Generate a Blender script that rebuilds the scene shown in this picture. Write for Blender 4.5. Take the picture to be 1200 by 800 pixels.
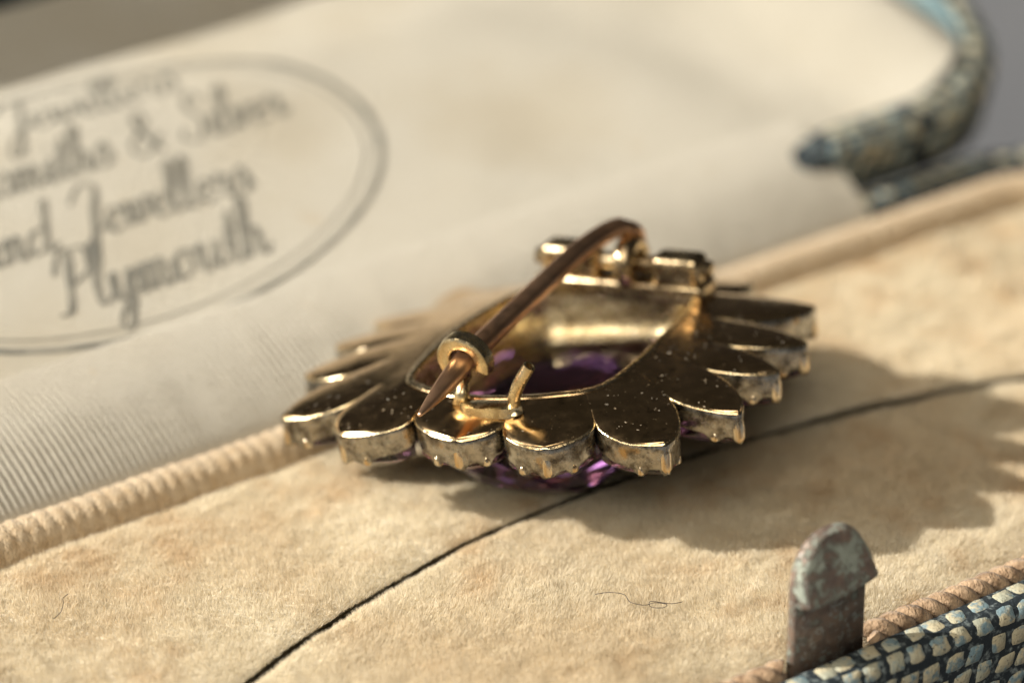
import bpy, bmesh, math, random
import numpy as np
from mathutils import Vector, Matrix

for o in list(bpy.data.objects):
    bpy.data.objects.remove(o)
random.seed(7)
rng = np.random.default_rng(7)
MM = 0.001
R = math.radians
scene = bpy.context.scene
COL = scene.collection

# ------------------------------------------------------------------ camera
PITCH = 27.0
cam_d = bpy.data.cameras.new('camera')
cam = bpy.data.objects.new('camera', cam_d)
COL.objects.link(cam)
cam.location = (0, -0.24874, 0.12674)
cam.rotation_euler = (R(90 - PITCH), 0, 0)
cam_d.lens = 150
cam_d.sensor_width = 36
cam_d.clip_start = 0.01
cam_d.clip_end = 20
cam_d.dof.use_dof = True
cam_d.dof.focus_distance = 0.2488
cam_d.dof.aperture_fstop = 18.5
cam_d.dof.aperture_blades = 8
scene.camera = cam

# ------------------------------------------------------------------ light: low sunlight through a window, added soft fill lamp, dim room
SUN_EL, SUN_AZ = 29.0, 96.0          # azimuth measured from +Y towards -X (sun on the left)
to_sun = Vector((-math.sin(R(SUN_AZ)) * math.cos(R(SUN_EL)), math.cos(R(SUN_AZ)) * math.cos(R(SUN_EL)), math.sin(R(SUN_EL))))
sun_d = bpy.data.lights.new('sun', 'SUN')
sun_d.energy = 4.6
sun_d.angle = R(0.6)
sun_d.color = (1.0, 0.95, 0.87)
sun = bpy.data.objects.new('sun', sun_d)
COL.objects.link(sun)
sun.rotation_euler = to_sun.to_track_quat('Z', 'Y').to_euler()
world = bpy.data.worlds.new('World')
scene.world = world
world.use_nodes = True
wn = world.node_tree.nodes
wn['Background'].inputs[0].default_value = (1.0, .93, .84, 1)      # dim room
wn['Background'].inputs[1].default_value = .018
# unseen fill lamp added behind the camera's left shoulder to lift the shadows
fill_d = bpy.data.lights.new('fill_light', 'AREA')
fill_d.shape = 'RECTANGLE'
fill_d.size, fill_d.size_y = 1.1, .8
fill_d.energy = 8.5
fill_d.color = (1.0, .91, .77)
fill_lamp = bpy.data.objects.new('fill_light', fill_d)
COL.objects.link(fill_lamp)
fill_lamp.location = (-.30, -.90, .95)
fill_lamp.rotation_euler = Vector(fill_lamp.location).to_track_quat('Z', 'Y').to_euler()
vs = scene.view_settings
vs.view_transform = 'Standard'
vs.look = 'None'
vs.gamma = 1
vs.use_curve_mapping = False
vs.exposure = 0.68
scene.cycles.max_bounces = 10
scene.cycles.use_denoising = True
scene.cycles.sample_clamp_indirect = 6.0
scene.cycles.caustics_refractive = False

# ------------------------------------------------------------------ helpers
def link(o, parent=None):
    COL.objects.link(o)
    if parent is not None:
        o.parent = parent
    return o

def empty(name, loc=(0, 0, 0)):
    o = bpy.data.objects.new(name, None)
    o.empty_display_size = 0.005
    o.location = loc
    return link(o)

def tag(o, label=None, cat=None, group=None, kind=None):
    for k, v in (('label', label), ('category', cat), ('group', group), ('kind', kind)):
        if v:
            o[k] = v
    return o

def mesh(name, verts, faces, mats, parent=None, smooth=True, midx=None):
    """verts in millimetres"""
    me = bpy.data.meshes.new(name)
    v = np.asarray(verts, dtype=np.float64) * MM
    me.from_pydata(v.tolist(), [], faces)
    if not isinstance(mats, (list, tuple)):
        mats = [mats]
    for m in mats:
        me.materials.append(m)
    if midx is not None:
        me.polygons.foreach_set('material_index', midx)
    if smooth:
        me.polygons.foreach_set('use_smooth', [True] * len(me.polygons))
    me.update()
    return link(bpy.data.objects.new(name, me), parent)

def recalc(o):
    bm = bmesh.new()
    bm.from_mesh(o.data)
    bmesh.ops.remove_doubles(bm, verts=bm.verts, dist=1e-7)
    bmesh.ops.recalc_face_normals(bm, faces=bm.faces)
    bm.to_mesh(o.data)
    bm.free()
    return o

def edges_sharp(o, deg=40):
    bm = bmesh.new()
    bm.from_mesh(o.data)
    for e in bm.edges:
        if len(e.link_faces) == 2 and e.calc_face_angle(0) > R(deg):
            e.smooth = False
    bm.to_mesh(o.data)
    bm.free()
    return o

def grid_faces(nu, nv, off=0, wrap_u=False):
    f = []
    for j in range(nv - 1):
        for i in range(nu if wrap_u else nu - 1):
            i2 = (i + 1) % nu
            f.append((off + j * nu + i, off + j * nu + i2, off + (j + 1) * nu + i2, off + (j + 1) * nu + i))
    return f

def frames(path):
    """parallel transported frames"""
    P = [Vector(p) for p in path]
    out = []
    n = len(P)
    T = [(P[min(i + 1, n - 1)] - P[max(i - 1, 0)]).normalized() for i in range(n)]
    a = Vector((0, 0, 1))
    if abs(T[0].dot(a)) > .9:
        a = Vector((1, 0, 0))
    N = (a - T[0] * a.dot(T[0])).normalized()
    for i in range(n):
        N = (N - T[i] * N.dot(T[i])).normalized()
        out.append((P[i], T[i], N, T[i].cross(N)))
    return out

def tube_data(path, rad, seg=12, prof=None, cap=True):
    fr = frames(path)
    v, f = [], []
    for i, (p, t, n, b) in enumerate(fr):
        r = rad[i] if hasattr(rad, '__len__') else rad
        for k in range(seg):
            a = 2 * math.pi * k / seg
            rr = r * (prof(i, a) if prof else 1)
            v.append(tuple(p + (n * math.cos(a) + b * math.sin(a)) * rr))
    f = grid_faces(seg, len(fr), wrap_u=True)
    if cap:
        f.append(tuple(reversed(range(seg))))
        f.append(tuple(range((len(fr) - 1) * seg, len(fr) * seg)))
    return v, f

def smoothpath(pts, n=8):
    """Catmull-Rom through the points"""
    P = [Vector(p) for p in pts]
    out = []
    for i in range(len(P) - 1):
        p0, p1, p2, p3 = P[max(i - 1, 0)], P[i], P[i + 1], P[min(i + 2, len(P) - 1)]
        for k in range(n):
            t = k / n
            out.append(0.5 * ((2 * p1) + (p2 - p0) * t + (2 * p0 - 5 * p1 + 4 * p2 - p3) * t * t + (3 * p1 - p0 - 3 * p2 + p3) * t ** 3))
    out.append(P[-1])
    return out

class VNoise:
    """smooth value noise on a lattice, vectorised"""
    def __init__(self, seed):
        self.g = np.random.default_rng(seed).random((64, 64))
    def __call__(self, x, y):
        x = np.asarray(x, float); y = np.asarray(y, float)
        i = np.floor(x).astype(int); j = np.floor(y).astype(int)
        fx = x - i; fy = y - j
        fx = fx * fx * (3 - 2 * fx); fy = fy * fy * (3 - 2 * fy)
        g = self.g
        a = g[i % 64, j % 64]; b = g[(i + 1) % 64, j % 64]
        c = g[i % 64, (j + 1) % 64]; d = g[(i + 1) % 64, (j + 1) % 64]
        return (a * (1 - fx) + b * fx) * (1 - fy) + (c * (1 - fx) + d * fx) * fy - 0.5

N1, N2, N3, N4 = VNoise(1), VNoise(2), VNoise(3), VNoise(4)

# ------------------------------------------------------------------ materials
class Mat:
    def __init__(self, name):
        self.m = bpy.data.materials.new(name)
        self.m.use_nodes = True
        self.t = self.m.node_tree
        self.b = self.t.nodes['Principled BSDF']
        self._co = None
    def new(self, typ, **kw):
        n = self.t.nodes.new(typ)
        for k, v in kw.items():
            setattr(n, k, v)
        return n
    def link(self, a, b):
        self.t.links.new(a, b)
    def put(self, sock, val):
        if hasattr(val, 'default_value') and hasattr(val, 'is_output'):
            self.link(val, sock)
        else:
            if sock.type == 'RGBA' and len(val) == 3:
                val = (*val, 1)
            sock.default_value = val
    def set(self, **kw):
        for k, v in kw.items():
            self.put(self.b.inputs[k.replace('_', ' ')], v)
        return self
    def co(self):
        """object coordinates in millimetres"""
        if self._co is None:
            tc = self.new('ShaderNodeTexCoord')
            s = self.new('ShaderNodeVectorMath', operation='SCALE')
            s.inputs['Scale'].default_value = 1000
            self.link(tc.outputs['Object'], s.inputs[0])
            self._co = s.outputs[0]
        return self._co
    def stretch(self, sc, rot=(0, 0, 0)):
        mp = self.new('ShaderNodeMapping')
        mp.inputs['Scale'].default_value = sc
        mp.inputs['Rotation'].default_value = rot
        self.link(self.co(), mp.inputs[0])
        return mp.outputs[0]
    def noise(self, scale, detail=4, rough=.55, vec=None):
        n = self.new('ShaderNodeTexNoise')
        n.inputs['Scale'].default_value = scale
        n.inputs['Detail'].default_value = detail
        n.inputs['Roughness'].default_value = rough
        self.link(vec or self.co(), n.inputs['Vector'])
        return n.outputs['Fac']
    def ramp(self, fac, stops):
        r = self.new('ShaderNodeValToRGB')
        el = r.color_ramp.elements
        while len(el) < len(stops):
            el.new(0.5)
        for e, (p, c) in zip(el, stops):
            e.position = p
            e.color = (*c, 1) if len(c) == 3 else c
        self.link(fac, r.inputs[0])
        return r.outputs[0]
    def fac(self, fac, lo, hi, a=0., b=1.):
        r = self.new('ShaderNodeMapRange')
        r.interpolation_type = 'SMOOTHSTEP'
        for k, v in zip(('From Min', 'From Max', 'To Min', 'To Max'), (lo, hi, a, b)):
            r.inputs[k].default_value = v
        self.link(fac, r.inputs['Value'])
        return r.outputs[0]
    def mix(self, fac, a, b, mode='MIX'):
        n = self.new('ShaderNodeMix')
        n.data_type = 'RGBA'
        n.blend_type = mode
        self.put(n.inputs[0], fac)
        self.put(n.inputs[6], a)
        self.put(n.inputs[7], b)
        return n.outputs[2]
    def math(self, op, a, b=0.):
        n = self.new('ShaderNodeMath', operation=op)
        self.put(n.inputs[0], a)
        self.put(n.inputs[1], b)
        return n.outputs[0]
    def bump(self, h, dist_mm, strength=1.0):
        n = self.new('ShaderNodeBump')
        n.inputs['Strength'].default_value = strength
        n.inputs['Distance'].default_value = dist_mm * MM
        self.link(h, n.inputs['Height'])
        self.link(n.outputs[0], self.b.inputs['Normal'])
        return self

def velvet_colour(m):
    big = m.noise(.055, 3)
    mid = m.noise(.22, 4)
    col = m.mix(m.fac(big, .40, .66), (.83, .765, .63), (.79, .70, .545))
    col = m.mix(m.fac(mid, .50, .76), col, (.74, .615, .44))
    return m.mix(m.fac(m.noise(.5, 3), .62, .75, 0, .5), col, (.90, .83, .68))

def make_velvet_base():
    m = Mat('velvet_ground')
    m.set(Base_Color=velvet_colour(m), Roughness=1.0, Specular_IOR_Level=.05)
    m.bump(m.noise(4, 4), .25)
    return m.m

def make_pile():
    m = Mat('velvet_pile')
    c = velvet_colour(m)
    geo = m.new('ShaderNodeNewGeometry')
    c = m.mix(1.0, c, m.ramp(geo.outputs['Random Per Island'], [(0, (.90, .895, .88)), (1, (1.12, 1.12, 1.1))]), 'MULTIPLY')
    d = m.new('ShaderNodeBsdfDiffuse')
    t = m.new('ShaderNodeBsdfTranslucent')
    mx = m.new('ShaderNodeMixShader')
    mx.inputs[0].default_value = .40
    m.link(c, d.inputs[0])
    m.link(c, t.inputs[0])
    m.link(d.outputs[0], mx.inputs[1])
    m.link(t.outputs[0], mx.inputs[2])
    m.link(mx.outputs[0], m.t.nodes['Material Output'].inputs[0])
    return m.m

def make_silk(name, base, dirt, weave=6.0):
    m = Mat(name)
    c = m.mix(m.fac(m.noise(.06, 4), .42, .7), base, dirt)
    c = m.mix(m.fac(m.noise(.35, 3), .66, .80, 0, .5), c, (.50, .35, .17))
    w = m.new('ShaderNodeTexWave', wave_type='BANDS', bands_direction='X')
    w.inputs['Scale'].default_value = weave / 6.283 * 2
    w.inputs['Distortion'].default_value = .6
    w.inputs['Detail'].default_value = 2
    m.link(m.co(), w.inputs['Vector'])
    fine = m.noise(9, 3, vec=m.stretch((.25, 1, 1)))
    m.set(Base_Color=c, Roughness=.62, Specular_IOR_Level=.3, Sheen_Weight=.25, Sheen_Roughness=.4)
    m.bump(m.math('ADD', m.math('ADD', m.math('MULTIPLY', w.outputs['Fac'], .6), fine), m.math('MULTIPLY', m.noise(.9, 4), 1.6)), .09, .9)
    return m.m

def make_thread(name, a, b):
    m = Mat(name)
    c = m.mix(m.fac(m.noise(1.3, 6, .65), .38, .68), a, b)
    m.set(Base_Color=c, Roughness=.8, Specular_IOR_Level=.15, Sheen_Weight=.2)
    m.bump(m.noise(7, 3, vec=m.stretch((1.0, .5, .5))), .22)
    return m.m

def make_scale():
    m = Mat('snakeskin_scale')
    c = m.mix(m.fac(m.noise(.55, 3), .38, .68), (.52, .46, .31), (.40, .41, .32))
    c = m.mix(m.fac(m.noise(.9, 5, .65), .47, .60, 0, .85), c, (.15, .26, .32))
    c = m.mix(m.fac(m.noise(3.2, 6, .7), .55, .66, 0, .8), c, (.06, .06, .06))
    m.set(Base_Color=c, Roughness=.6, Specular_IOR_Level=.3)
    m.bump(m.noise(5, 4), .08)
    return m.m

def make_skin_ground():
    m = Mat('snakeskin_ground')
    c = m.mix(m.fac(m.noise(2.2, 5), .5, .72), (.022, .030, .036), (.22, .26, .26))
    m.set(Base_Color=c, Roughness=.65, Specular_IOR_Level=.3)
    m.bump(m.noise(5, 4), .08)
    return m.m

def make_blue_paper():
    m = Mat('blue_paper')
    c = m.mix(m.fac(m.noise(.5, 4), .4, .7), (.11, .185, .205), (.20, .255, .25))
    m.set(Base_Color=c, Roughness=.75)
    return m.m

def make_table():
    m = Mat('grey_table')
    c = m.mix(m.fac(m.noise(.02, 4), .3, .7), (.135, .14, .152), (.15, .155, .165))
    m.set(Base_Color=c, Roughness=.8)
    m.bump(m.noise(1.2, 5), .2)
    return m.m

def make_backplate():
    m = Mat('worn_gold_backplate')
    tarn = m.fac(m.noise(.25, 5), .38, .62)
    c = m.mix(tarn, (.78, .54, .29), (.66, .45, .23))
    c = m.mix(m.fac(m.noise(1.6, 5, .65), .55, .72), c, (.36, .25, .13))
    dust = m.fac(m.noise(3.6, 2, .6), .685, .72)
    dust = m.math('MULTIPLY', dust, m.fac(m.noise(.35, 3), .42, .62))
    c = m.mix(dust, c, (.55, .50, .42))
    m.set(Base_Color=c, Metallic=m.math('SUBTRACT', 1.0, dust),
          Roughness=m.fac(m.noise(1.2, 5), .3, .75, .13, .25))
    hgt = m.math('ADD', m.noise(.9, 5, .6), m.math('MULTIPLY', m.noise(6, 3), .25))
    m.bump(hgt, .013, .7)
    return m.m

def make_wall_silver():
    m = Mat('tarnished_silver_wall')
    c = m.mix(m.fac(m.noise(1.1, 5, .65), .38, .66), (.46, .44, .39), (.12, .105, .085))
    c = m.mix(m.fac(m.noise(.5, 3), .62, .75), c, (.45, .30, .14))
    m.set(Base_Color=c, Metallic=1.0, Roughness=m.fac(m.noise(2, 4), .3, .7, .16, .34))
    m.bump(m.noise(1.8, 4, vec=m.stretch((1, 1, .35))), .06, .6)
    return m.m

def make_metal(name, a, b, scale=.8, r0=.2, r1=.35, bump=.05):
    m = Mat(name)
    c = m.mix(m.fac(m.noise(scale, 5), .35, .68), a, b)
    m.set(Base_Color=c, Metallic=1.0, Roughness=m.fac(m.noise(scale * 2, 4), .3, .7, r0, r1))
    m.bump(m.noise(scale * 2.2, 4), bump, .8)
    return m.m

def make_amethyst(name, col):
    m = Mat(name)
    m.set(Base_Color=col, Roughness=.03, IOR=1.55, Transmission_Weight=1.0)
    return m.m

def make_latch(name, lo, pale_amt):
    m = Mat(name)
    brown = m.mix(m.fac(m.noise(1.0, 5), .35, .65), (.26, .185, .14), (.16, .12, .10))
    green = m.mix(m.noise(2.4, 4), (.24, .29, .235), (.42, .45, .38))
    pat = m.fac(m.noise(.95, 9, .76), lo, lo + .09, 0, .9)
    pale = m.fac(m.noise(3.0, 6, .75), .54, .62)
    c = m.mix(pat, brown, green)
    c = m.mix(m.math('MULTIPLY', pale, pale_amt), c, (.42, .45, .42))
    c = m.mix(m.fac(m.noise(.9, 2, vec=m.stretch((1, 1, 1.3))), .735, .75), c, (.75, .42, .12))
    m.set(Base_Color=c, Metallic=m.fac(pat, 0, 1, .30, .02), Roughness=m.fac(pat, 0, 1, .42, .8))
    m.bump(m.math('ADD', m.noise(1.6, 6, .65), pat), .12, .8)
    return m.m

def make_ink():
    m = Mat('printed_ink')
    m.set(Base_Color=m.mix(m.fac(m.noise(.8, 4), .35, .7), (.17, .165, .14), (.30, .28, .23)), Roughness=.8)
    return m.m

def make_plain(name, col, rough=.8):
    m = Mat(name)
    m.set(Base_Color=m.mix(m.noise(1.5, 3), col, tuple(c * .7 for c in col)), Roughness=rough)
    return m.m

MT = dict(velvet=make_velvet_base(), pile=make_pile(),
          lining=make_silk('lid_silk', (.61, .565, .46), (.545, .485, .365), 12),
          strip=make_silk('ribbed_silk', (.60, .555, .455), (.54, .485, .38), 12),
          piping=make_thread('piping_thread', (.60, .47, .31), (.50, .36, .21)),
          cord=make_thread('cord_thread', (.46, .32, .20), (.20, .125, .07)),
          scale=make_scale(), skin=make_skin_ground(), blue=make_blue_paper(), table=make_table(),
          gold=make_backplate(), wall=make_wall_silver(),
          rim=make_metal('bright_gold_rim', (.80, .66, .42), (.55, .40, .20), 1.2, .14, .3),
          claw=make_metal('silver_gilt_claw', (.80, .72, .56), (.62, .42, .20), .9, .15, .3),
          pin=make_metal('rose_gold_pin', (.74, .47, .30), (.62, .37, .22), .4, .30, .42, .012),
          catch=make_metal('pale_gold_catch', (.78, .66, .42), (.50, .38, .20), 1.4, .2, .36, .03),
          hinge=make_metal('worn_hinge_gold', (.70, .55, .33), (.30, .22, .13), .9, .18, .34, .04),
          stone=make_amethyst('amethyst', (.36, .17, .45)), melee=make_amethyst('small_amethyst', (.50, .22, .45)),
          latch=make_latch('verdigris_brass', .45, .35), plate=make_latch('browned_brass', .53, .75), ink=make_ink(), hair=make_plain('dark_hair', (.05, .04, .035), .5),
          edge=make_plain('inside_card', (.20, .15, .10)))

# ------------------------------------------------------------------ the surface the case stands on
BZ = 16.0                                     # velvet level above the table, mm
tb = mesh('table_surface', [(-1500, -1500, -BZ), (1500, -1500, -BZ), (1500, 1500, -BZ), (-1500, 1500, -BZ)],
          [(0, 1, 2, 3)], MT['table'])
tag(tb, 'plain mid grey table surface behind the jewellery case', 'table', kind='structure')

# ------------------------------------------------------------------ the jewellery case (local x along the hinge, y towards the lid)
HA = R(37.6)
case = empty('jewellery_case', (2.846 * MM, -3.696 * MM, -BZ * MM))
case.rotation_euler = (0, 0, HA)
tag(case, 'open antique jewellery case with cream velvet pads, silk-lined lid and snakeskin-patterned rim', 'jewellery case')

def up(v):
    v = np.array(v, float)
    v[:, 2] += BZ
    return v

def rrect(x0, x1, y0, y1, r, seg=14, straight=24):
    """closed rounded rectangle, counter-clockwise; returns points and outward normals"""
    pts, nrm = [], []
    cs = [(x1 - r, y0 + r, -90), (x1 - r, y1 - r, 0), (x0 + r, y1 - r, 90), (x0 + r, y0 + r, 180)]
    for k, (cx, cy, a0) in enumerate(cs):
        for i in range(seg + 1):
            a = R(a0 + 90 * i / seg)
            pts.append((cx + r * math.cos(a), cy + r * math.sin(a)))
            nrm.append((math.cos(a), math.sin(a)))
        nx = cs[(k + 1) % 4]
        a = R(nx[2])
        q = (nx[0] + r * math.cos(a), nx[1] + r * math.sin(a))
        p = pts[-1]
        for i in range(1, straight):
            t = i / straight
            pts.append((p[0] + (q[0] - p[0]) * t, p[1] + (q[1] - p[1]) * t))
            nrm.append(nrm[-1])
    return np.array(pts), np.array(nrm)

def sweep_rim(name, outline, profile, frame, mat, parent, bottom=True):
    """profile: list of (outward offset, height); frame maps (x, y, h) arrays to case space"""
    pts, nrm = outline
    n = len(pts)
    V = []
    for off, hgt in profile:
        q = pts + nrm * off
        V.append(frame(q[:, 0], q[:, 1], np.full(n, hgt)))
    V = np.concatenate(V)
    F = grid_faces(n, len(profile), wrap_u=True)
    if bottom:
        F.append(tuple(range((len(profile) - 1) * n, len(profile) * n)))
    return recalc(mesh(name, up(V), F, mat, parent))

def flat_frame(x, y, h):
    k = np.clip((np.asarray(y) + 8) / 8, 0, 1)
    e = np.clip((np.asarray(x) - 28.5) / 2, 0, 1)      # full height only beside the silk strip
    return np.stack([x, y, h + (.8 + .9 * e) * k * (h > -12)], -1)

# rim outline (inner edge) of the base
BX0, BX1, BY0, BY1 = -68.4, 48.4, -38.0, 3.0
RIMW, RIMR = 2.6, 9.0
base_outline = rrect(BX0, BX1, BY0, BY1, RIMR)
def rim_profile(w, top, r, down, inner):
    p = [(0.0, top - inner), (0.0, top - r * .6)]
    for i in range(7):
        a = math.pi - (math.pi / 2) * i / 6
        p.append((r * .6 + r * .6 * math.cos(a), top - r * .6 + r * .6 * math.sin(a)))
    for i in range(8):
        a = math.pi / 2 * (1 - i / 7)
        p.append((w - r + r * math.cos(a), top - r + r * math.sin(a)))
    p += [(w, top - down * .5), (w, top - down)]
    return p
base_prof = rim_profile(RIMW, 0.1, .9, 16.1, 4.5)
base = sweep_rim('base_tray', base_outline, base_prof, flat_frame, MT['skin'], case)
base['label'] = 'snakeskin-patterned base tray rim in cream and blue'

# lid frame
LPHI = R(14.0)
LY0, LZ0 = 10.0, 4.9
def sstep(x):
    x = np.clip(x, 0, 1)
    return x * x * (3 - 2 * x)
def lid_frame(x, l, h):
    x, l, h = np.asarray(x, float), np.asarray(l, float), np.asarray(h, float)
    # the edge is pared down where the silk strip runs over it, and stands higher at the far side
    h = h - 1.7 * sstep((28.8 - x) / 1.5) * sstep((.6 - l) / 1.2) * (h > -3) + 2.2 * sstep((l - 35.5) / 3) * (h > .2)
    return np.stack([x, LY0 + l * math.cos(LPHI) - h * math.sin(LPHI), LZ0 + l * math.sin(LPHI) + h * math.cos(LPHI)], -1)
LID_OUT = (-72.0, 48.5, -1.0, 39.0)
lid_outline = rrect(*LID_OUT, 10.0)
lid_prof = rim_profile(3.0, 1.3, 1.45, 4.6, 4.0)
lid = sweep_rim('lid', lid_outline, lid_prof, lid_frame, MT['skin'], case)
lid['label'] = 'opened lid shell with rounded snakeskin-patterned rim'

# snakeskin scales wrapped over a rim -------------------------------------------------
def arclen(p):
    d = np.sqrt((np.diff(p, axis=0) ** 2).sum(1))
    return np.concatenate([[0], np.cumsum(d)])

def rim_map(outline, profile, frame):
    pts, nrm = outline
    P = np.concatenate([pts, pts[:1]])
    Nn = np.concatenate([nrm, nrm[:1]])
    S = arclen(P)
    pr = np.array(profile)
    Q = arclen(pr)
    tang = np.gradient(pr, axis=0)
    pn = np.stack([-tang[:, 1], tang[:, 0]], -1)
    pn /= np.linalg.norm(pn, axis=1)[:, None]
    def f(u, q, raise_):
        u = np.mod(u, S[-1])
        x = np.interp(u, S, P[:, 0]); y = np.interp(u, S, P[:, 1])
        nx = np.interp(u, S, Nn[:, 0]); ny = np.interp(u, S, Nn[:, 1])
        o = np.interp(q, Q, pr[:, 0]) + np.interp(q, Q, pn[:, 0]) * raise_
        h = np.interp(q, Q, pr[:, 1]) + np.interp(q, Q, pn[:, 1]) * raise_
        return frame(x + nx * o, y + ny * o, h)
    return f, S, P, Q

def scale_poly(fm, u, q, du, dq, rs):
    """one slightly domed rounded scale in (u, q) space"""
    n = 10
    k = rs.uniform(-.4, .15)
    ring = []
    for i in range(n):
        a = 2 * math.pi * (i + .5) / n
        c, s = math.cos(a), math.sin(a)
        e = 2 / 4.2
        x = abs(c) ** e * math.copysign(1, c)
        y = abs(s) ** e * math.copysign(1, s)
        j = 1 + rs.uniform(-.15, .13)
        ring.append((u + (x + k * y) * du * j, q + y * dq * j))
    ring = np.array(ring)
    mid = np.array([u, q])
    inner = mid + (ring - mid) * .78
    a = fm(ring[:, 0], ring[:, 1], np.full(n, -.05))
    b = fm(inner[:, 0], inner[:, 1], np.full(n, .05))
    c = fm(mid[None, 0], mid[None, 1], np.array([.06]))
    V = np.concatenate([a, b, c])
    F = grid_faces(n, 2, wrap_u=True) + [(n + i, n + (i + 1) % n, 2 * n) for i in range(n)]
    return V, F

def add_scales(part, outline, profile, frame, near, q0, rows, seed, pitch=1.72, skip=lambda x, y: False):
    fm, S, P, Q = rim_map(outline, profile, frame)
    rs = random.Random(seed)
    VV, FF, off = [], [], 0
    for r in range(rows):
        q = q0 + r * 1.55
        n = int(S[-1] / pitch)
        for i in range(n):
            u = (i + .5 * (r % 2) + rs.uniform(-.13, .13)) * pitch
            x = np.interp(u % S[-1], S, P[:, 0]); y = np.interp(u % S[-1], S, P[:, 1])
            if skip(x, y):
                continue
            V, F = scale_poly(fm, u, q + rs.uniform(-.12, .12), pitch * rs.uniform(.39, .47), 1.55 * rs.uniform(.40, .47), rs)
            if near(x, y, r):
                mesh('scale', up(V), F, MT['scale'], part)
            else:
                VV.append(V)
                FF += [tuple(k + off for k in f) for f in F]
                off += len(V)
    o = mesh('scale_pattern', up(np.concatenate(VV)), FF, MT['scale'], part)
    o['kind'] = 'stuff'

qtop = arclen(np.array(base_prof))
add_scales(base, base_outline, base_prof, flat_frame,
           lambda x, y, r: (y < -30 and -22 < x < 14) or (y > -4 and x > 24 and r < 3), 5.25, 8, 3)
add_scales(lid, lid_outline, lid_prof, lid_frame,
           lambda x, y, r: (x > 24 and y < 16 and r < 4), 4.9, 4, 5, skip=lambda x, y: y < 1 and x < 29.2)
# pale blue paper on the inside face of the lid rim
def inner_paper():
    pts, nrm = lid_outline
    i = [k for k in range(len(pts)) if pts[k, 0] > 39.5 and pts[k, 1] < 30]
    i.sort(key=lambda k: (k - 100) % len(pts))
    V = [lid_frame(*((pts[i] + nrm[i] * off).T), np.full(len(i), hh)) for off, hh in ((-2.3, -1.6), (-2.2, -.25), (-1.8, -.05), (-.3, .75), (.05, 1.0), (.3, 1.27))]
    recalc(mesh('inner_paper', up(np.concatenate(V)), grid_faces(len(i), 6), MT['blue'], lid))
inner_paper()

# ------------------------------------------------------------------ velvet pads
def t_slot(s, which):
    # the two pads drift a little apart towards the right
    gap = .32 * np.clip((s - 2) / 12, 0, 1)
    return 13.9 + .0053 * (s + 6.0) ** 2 + (gap if which else -gap)

def corner_clip(s, lo, hi, r, x0, x1):
    """t limits of a rounded rectangle at s"""
    d = np.maximum(np.maximum(s - (x1 - r), (x0 + r) - s), 0)
    d = np.minimum(d, r)
    k = r - np.sqrt(np.maximum(r * r - d * d, 0))
    return lo + k, hi - k

def round_edge(d, r, depth):
    q = np.clip(1 - d / r, 0, 1)
    return -depth * (1 - np.sqrt(np.maximum(1 - q * q, 0)))

def undul(s, t):
    return .55 * N1(s * .05 + 3, t * .06 + 8) + .30 * N2(s * .16, t * .16) + .10 * N3(s * .6, t * .6)

def pad_z(s, t, which):
    tb_, tf_ = corner_clip(s, -.2, 37.4, 7.0, -66.5, 46.5)
    sl = t_slot(s, which)
    z = undul(s, t)
    if which == 0:
        z = z + round_edge(t - tb_, 1.8, 1.3) + round_edge(sl - .26 - t, 3.2, .42)
    else:
        z = z - .15 * np.clip(1 - (t - sl) / 8, 0, 1) + round_edge(t - sl - .22, 1.1, 1.7) + round_edge(tf_ - t, 4.5, 2.0)
    return z

def pad_grid(which, ns=190, nt=64):
    s = np.linspace(-66.3, 46.3, ns)
    tb_, tf_ = corner_clip(s, -.2, 37.4, 7.0, -66.5, 46.5)
    sl = t_slot(s, which)
    lo, hi = (tb_, np.minimum(sl - .26, tf_)) if which == 0 else (np.minimum(sl + .22, tf_ - .05), tf_)
    w = .5 - .5 * np.cos(np.linspace(0, math.pi, nt))
    Sg = np.repeat(s[None], nt, 0)
    Tg = lo[None] + (hi - lo)[None] * w[:, None]
    Z = pad_z(Sg, Tg, which)
    V = np.stack([Sg, -Tg, Z], -1).reshape(-1, 3)
    F = [tuple(reversed(f)) for f in grid_faces(ns, nt)]
    # skirts down both long edges
    off = len(V)
    e0 = V[:ns].copy(); e0[:, 2] = -5
    e1 = V[-ns:].copy(); e1[:, 2] -= 2.5
    if which == 0:
        e1[:, 1] += 1.0            # undercut, so the slot reads as a gap
    V = np.concatenate([V, e0, e1])
    for i in range(ns - 1):
        F.append((off + i, off + i + 1, i + 1, i))
        j = (nt - 1) * ns
        F.append((j + i, j + i + 1, off + ns + i + 1, off + ns + i))
    return V, F

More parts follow.
